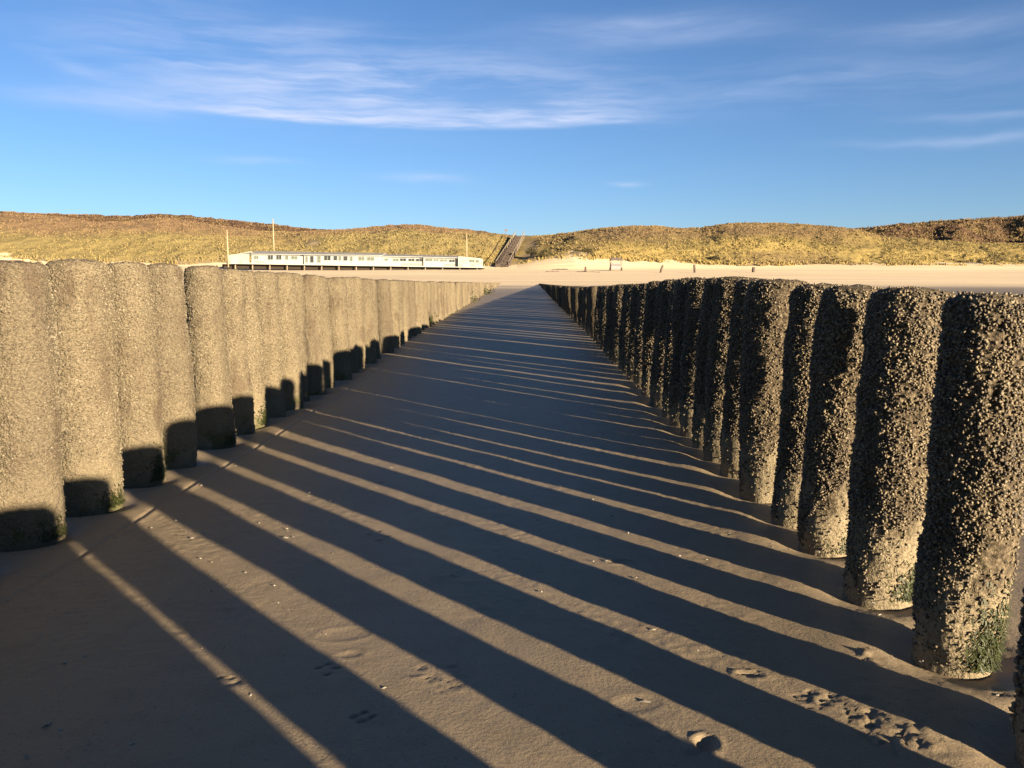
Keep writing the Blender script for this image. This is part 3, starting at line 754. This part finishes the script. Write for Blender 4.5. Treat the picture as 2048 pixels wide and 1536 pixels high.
m = MB()
for k in range(2):
    quad_prism(m, 470, 500, 509 , 503.5, 507.6, 502, 1.0 + k * 4, 1.2 + k * 4)
m.build('awning_beam', WHITE, root)
m = MB(); quad_prism(m, 472, 499.8, 508.5, 504.5, 507.6, 503.2, 1.5, 7); m.build('awning', SCREEN, root)
m = MB(); quad_prism(m, 918, 958, 516, 519, 511.5, 515.5, 4, 8.5); m.build('terrace_shelter', WHITE, root)
for x0, x1, y0, y1 in ((939, 949, 519.2, 524.5), (952, 958, 520, 525)):
    m = MB(); quad_prism(m, x0, x1, y1, y1, y0, y0, -.34, -.3); m.build('window', GLASSM, root)
tag(root, 'long low white beach pavilion on stilts over dark painted shade below the left dune', 'pavilion')

def flagpole(x, ytop, ybase, D, label):
    p = at(x, ybase, D); h = at(x, ytop, D).z - p.z
    r = empty('flagpole', p); tag(r, label, 'flagpole', 'pale flagpoles at the pavilion')
    m = MB(); m.tube([(0, 0, -.6), (0, 0, h * .5), (0, 0, h)], [.13, .12, .09], 10); m.build('pole', CREAM, r, smooth=True)
    m = MB(); m.tube([(0, 0, h), (0, 0, h + .06), (0, 0, h + .14), (0, 0, h + .2)], [.05, .13, .13, .02], 10); m.build('finial', CREAM, r, smooth=True)
    m = MB(); m.tube([(.16, 0, .8), (.12, 0, h - .1)], .012, 5); m.build('halyard', PALEW, r)
flagpole(456.5, 462, 528, 157.2, 'pale flagpole standing at the left end of the white pavilion')
flagpole(548.5, 440, 520, 170.5, 'tallest pale flagpole, rising behind the pavilion roof above the skyline')
flagpole(933.5, 468, 525, 175.5, 'pale flagpole standing behind the right end of the pavilion')

# ------------------------------------------------------------------ dune stairs
def stairs():
    A = Vector((-2.05, 177.5, 4.75)); B = Vector((2.1, 216, 13.35)); d = B - A; n = 46
    r = empty('dune_stairway', A); tag(r, 'long brown timber stairway climbing the gap in the dune', 'stairway')
    hw = 1.2
    for k in range(n):
        p = d * (k / n); z = p.z + .06
        w = hw * (1 - .12 * k / n)
        m = MB(); m.box(p.x - w, p.x + w, p.y, p.y + d.y / n * .8, z - .1, z); m.build('step', BROWNW, r)
    for s in (-1, 1):
        m = MB(); a = Vector((s * hw, 0, -.25)); b = d + Vector((s * hw * .88, 0, -.25)); w = Vector((.09, 0, 0)); h = Vector((0, 0, .45))
        m.hexa([a - w, a + w, b + w, b - w, a - w + h, a + w + h, b + w + h, b - w + h]); m.build('stringer', BROWNW, r)
        for k in range(0, n + 1, 4):
            p = d * (k / n); x = p.x + s * (hw + .16 - .21 * k / n)
            m = MB(); m.box(x - .06, x + .06, p.y - .06, p.y + .06, p.z - .6, p.z + 1.05); m.build('rail_post', PALEW if k > 20 else BROWNW, r)  # upper posts coloured paler to paint them as sunlit
        m = MB(); a = Vector((s * (hw + .16), 0, 1.06)); b = d + Vector((s * (hw - .05), 0, 1.06)); w = Vector((.07, 0, 0)); h = Vector((0, 0, .1))
        m.hexa([a - w, a + w, b + w, b - w, a - w + h, a + w + h, b + w + h, b - w + h]); m.build('handrail', PALEW, r)  # pale colour puts the sunlit look into the handrail
stairs()
def signpost():
    p = at(1012, 474, 219); h = at(1012, 458, 219).z - p.z
    r = empty('signpost', p); tag(r, 'thin signpost with a small dark plate on the skyline above the stairway', 'signpost')
    m = MB(); m.tube([(0, 0, -1), (0, 0, h)], .05, 8); m.build('post', GREYP, r)
    m = MB(); m.box(-.38, .38, -.09, -.055, h - .55, h - .1); m.build('sign_plate', GREYP, r, .01)
signpost()

# ------------------------------------------------------------------ small things on the far sand
def stall():
    p = hit(1232, 541.5); s = p.y / 1662
    r = empty('beach_stall', p); tag(r, 'small pale stall under a grey canopy on the far sand', 'stall')
    m = MB(); m.box(-.95, .75, -.7, .7, .25, 1.35); m.build('body', plain('pale_stall', (.19, .175, .17), .7, .15, 2), r, .03)
    m = MB(); m.box(-1.0, .80, -.76, -.705, .95, 1.1); m.build('counter', GREYP, r)
    for sx in (-1, .95):
        for sy in (-.8, .8):
            m = MB(); m.tube([(sx, sy, -.2), (sx, sy, 1.9)], .055, 8); m.build('post', GREYP, r)
    m = MB(); m.hexa([(-1.2, -1.05, 1.85), (1.15, -1.05, 1.85), (1.15, 1.05, 1.85), (-1.2, 1.05, 1.85), (-.85, -.35, 2.3), (.8, -.35, 2.3), (.8, .35, 2.3), (-.85, .35, 2.3)]); m.build('canopy', GREYP, r, .03)
    m = MB(); m.tube([(-1.25, -.55, .27), (-1.05, -.55, .27)], .3, 16); m.build('wheel', DARKW, r)
    m = MB(); m.tube([(.85, -.55, .27), (1.05, -.55, .27)], .3, 16); m.build('wheel', DARKW, r)
stall()
def post(x, yt, yb, w, lean, label, name='wooden_post'):
    p = hit(x, yb); s = p.y / 1662; h = (yb - yt) * s; rr = w * s / 2
    r = empty(name, p); tag(r, label, 'post', 'short posts on the far sand')
    m = MB(); m.tube([(0, 0, -.4), (lean * h * .5, 0, h * .5), (lean * h, 0, h)], [rr, rr * .95, rr * .85], 9); m.build('post_shaft', BROWNW, r, smooth=False)
    m = MB(); m.tube([(lean * h, 0, h), (lean * h, 0, h + .05)], [rr * 1.05, rr * .6], 9); m.build('post_cap', GREYP, r)
post(1320, 531, 546, 4.5, .35, 'post slanting to the right on the far sand, right of the stall')
post(1390, 530, 546, 5, -.12, 'upright brown post on the far sand above the dark piles')
post(1507, 535, 545, 7, 0, 'squat faded post on the far sand, farthest right of the posts')
post(1171, 534, 544, 4.5, 0, 'stubby dark post standing behind the long drift plank')
def plank(x0, y0, x1, y1, th, label):
    a, b = hit(x0, y0), hit(x1, y1); c = (a + b) / 2; r = th * c.y / 1662 / 2
    pts = []
    for k in range(7):
        q = a.lerp(b, k / 6) - c; q.z += random.uniform(-.05, .05) + r * .5; q.y += random.uniform(-.1, .1); pts.append(q)
    m = MB(); m.tube(pts, [r * random.uniform(.7, 1.15) for _ in pts], 9)
    for k in (2, 4):
        q = Vector(pts[k]); m.tube([q, q + Vector((.25, -.1, r * 1.6))], [r * .35, r * .15], 6)
    o = m.build('driftwood', BROWNW, None); o.location = c
    tag(o, label, 'driftwood', 'driftwood on the far sand')
plank(1105, 539.5, 1136, 539.5, 2.6, 'dark drift log lying on the sand right of the stairway')
plank(1154, 544, 1200, 545.5, 2.2, 'long thin drift plank in front of the stubby post, left of the stall')
plank(1093, 543.5, 1118, 543, 1.5, 'faint thin drift stick just below the dark log')

# ------------------------------------------------------------------ light, sky, camera
sc = bpy.context.scene
w = bpy.data.worlds.new('World'); sc.world = w; w.use_nodes = True
t = NT(w.node_tree); bg = w.node_tree.nodes['Background']; bg.inputs[1].default_value = .05
sky = t.n('ShaderNodeTexSky'); sky.sky_type = 'NISHITA'; sky.sun_disc = False
sky.sun_elevation = R(SUN_EL); sky.sun_rotation = R(SUN_AZ)
sky.air_density = .8; sky.dust_density = .14; sky.ozone_density = 4.0
tint = t.n('ShaderNodeMix', data_type='RGBA', blend_type='MULTIPLY'); tint.inputs[0].default_value = 1
t.l(sky.outputs[0], tint.inputs[6]); tint.inputs[7].default_value = (.78, .735, .76, 1)
tc = t.n('ShaderNodeTexCoord').outputs['Generated']
sp = t.n('ShaderNodeSeparateXYZ'); t.l(tc, sp.inputs[0])
AZ = t.m('MULTIPLY', t.m('ARCTAN2', sp.outputs[0], sp.outputs[1]), 57.2958)
EL = t.m('MULTIPLY', t.m('ARCSINE', sp.outputs[2]), 57.2958)
cmb = t.n('ShaderNodeCombineXYZ'); t.l(AZ, cmb.inputs[0]); t.l(EL, cmb.inputs[1])
v = cmb.outputs[0]
warp = t.n('ShaderNodeTexNoise'); warp.inputs['Scale'].default_value = .16; warp.inputs['Detail'].default_value = 3; t.l(v, warp.inputs['Vector'])
vadd = t.n('ShaderNodeVectorMath', operation='MULTIPLY_ADD'); t.l(warp.outputs['Color'], vadd.inputs[0]); vadd.inputs[1].default_value = (3.0, 1.2, 0); t.l(v, vadd.inputs[2])
vw = vadd.outputs[0]
wisp = t.noise(t.mapping(vw, (.07, .60, 1), (0, 0, R(-12))), 1.0, 6, .58, .25)       # streaks rising to the right
wisp2 = t.noise(t.mapping(vw, (.11, 1.0, 1), (0, 0, R(6)), (4, 3, 2)), 1.0, 6, .58, .3)
fine = t.noise(t.mapping(vw, (.28, 3.0, 1), (0, 0, R(-7))), 1.0, 5, .55, .15)
tex = t.m('ADD', t.m('ADD', t.m('MULTIPLY', wisp, .62), t.m('MULTIPLY', wisp2, .26)), t.m('MULTIPLY', fine, .12))
texs = t.ss(tex, .38, .68)
def gauss(x, c, s): return t.m('EXPONENT', t.m('MULTIPLY', t.m('POWER', t.m('DIVIDE', t.m('SUBTRACT', x, c), s), 2.0), -1.0))
wob = t.m('MULTIPLY', t.m('SUBTRACT', t.noise(t.mapping(v, (.12, .3, 1)), 1.0, 3), .5), 1.6)
ELw = t.m('ADD', EL, wob)
def blob(az, el, saz, sel, k, slope=0, lo=.35):
    e = t.m('SUBTRACT', ELw, t.m('MULTIPLY', t.m('SUBTRACT', AZ, az), slope))
    g = t.m('MULTIPLY', gauss(AZ, az, saz), gauss(e, el, sel))
    return t.m('MULTIPLY', g, t.m('MULTIPLY', t.m('ADD', t.m('MULTIPLY', texs, 1 - lo), lo), k))
# the long main streak: crisp lower edge near 10.3 deg, feathering upwards
edge = t.m('SUBTRACT', t.m('ADD', EL, t.m('MULTIPLY', wob, .35)), t.m('ADD', 10.1, t.m('MULTIPLY', t.m('ABSOLUTE', t.m('ADD', AZ, 4.0)), .028)))
low = t.ss(edge, -.22, .34); fade = t.m('EXPONENT', t.m('MULTIPLY', t.m('MAXIMUM', edge, 0.0), -.55))
span = t.m('MULTIPLY', t.ss(AZ, -27, -14), t.m('SUBTRACT', 1.0, t.ss(AZ, 1, 13)))
core = t.m('MULTIPLY', t.m('EXPONENT', t.m('MULTIPLY', t.m('MAXIMUM', edge, 0.0), -1.6)), t.m('ADD', t.m('MULTIPLY', t.ss(fine, .35, .6), .45), .38))
main = t.m('MULTIPLY', t.m('MULTIPLY', low, span), t.m('ADD', core, t.m('MULTIPLY', fade, t.m('ADD', t.m('MULTIPLY', texs, .75), .12))))
tot = main
for args in ((-13, 13.0, 12, 2.2, .5, .02, .03), (-2, 12.2, 10, 1.6, .45, -.05, .05), (-25, 10.8, 5, .6, .45, -.02), (-13.5, 15.6, 4, .5, .40, .05), (-27.5, 12.6, 2, .35, .35, -.2),
             (-31, 17.4, 9, .8, .40, -.03), (9, 16.0, 8, .9, .45, .02), (28, 14.8, 8, .7, .35, -.02), (29, 9.6, 4, .28, .42, -.03), (28.5, 8.3, 6, .30, .30, -.03),
             (-17, 7.75, 2.4, .22, .5, -.01), (-6.2, 6.95, 2.6, .3, .5, -.05), (7.8, 6.5, 1.0, .17, .55, -.03), (20, 12.3, 14, 1.4, .25, -.03, .05), (-22, 14.5, 6, 1.8, .3, .1, .0)):
    tot = t.m('ADD', tot, blob(*args))
mask = t.m('MINIMUM', t.m('MULTIPLY', tot, .95), .92)
mask = t.m('MULTIPLY', mask, t.m('GREATER_THAN', sp.outputs[1], 0.0))
low_air = t.m('MULTIPLY', t.m('EXPONENT', t.m('MULTIPLY', t.m('MAXIMUM', EL, 0.0), -.16)), .11)
cl = t.mix(mask, t.mix(low_air, tint.outputs[2], (3.6, 3.9, 4.2)), (3.0, 3.4, 4.5))
t.l(cl, bg.inputs[0])

ld = bpy.data.lights.new('Sun', 'SUN'); ld.energy = 5.0; ld.angle = R(.53); ld.color = (1, .82, .60)
lo_ = bpy.data.objects.new('sun', ld); C.objects.link(lo_)
sd = Vector((math.sin(R(SUN_AZ)) * math.cos(R(SUN_EL)), math.cos(R(SUN_AZ)) * math.cos(R(SUN_EL)), math.sin(R(SUN_EL))))
lo_.rotation_euler = sd.to_track_quat('Z', 'Y').to_euler(); lo_.location = sd * 50
cd = bpy.data.cameras.new('Camera'); cam = bpy.data.objects.new('Camera', cd); C.objects.link(cam); sc.camera = cam
cam.location = (0, 0, EYE); cam.rotation_euler = (R(90) - PITCH, 0, 0)
cd.sensor_width = 36; cd.lens = 36 * F / 2048; cd.clip_start = .05; cd.clip_end = 4000
vs = sc.view_settings; vs.view_transform = 'Standard'; vs.look = 'None'; vs.gamma = 1; vs.exposure = 2.2
sc.cycles.max_bounces = 6
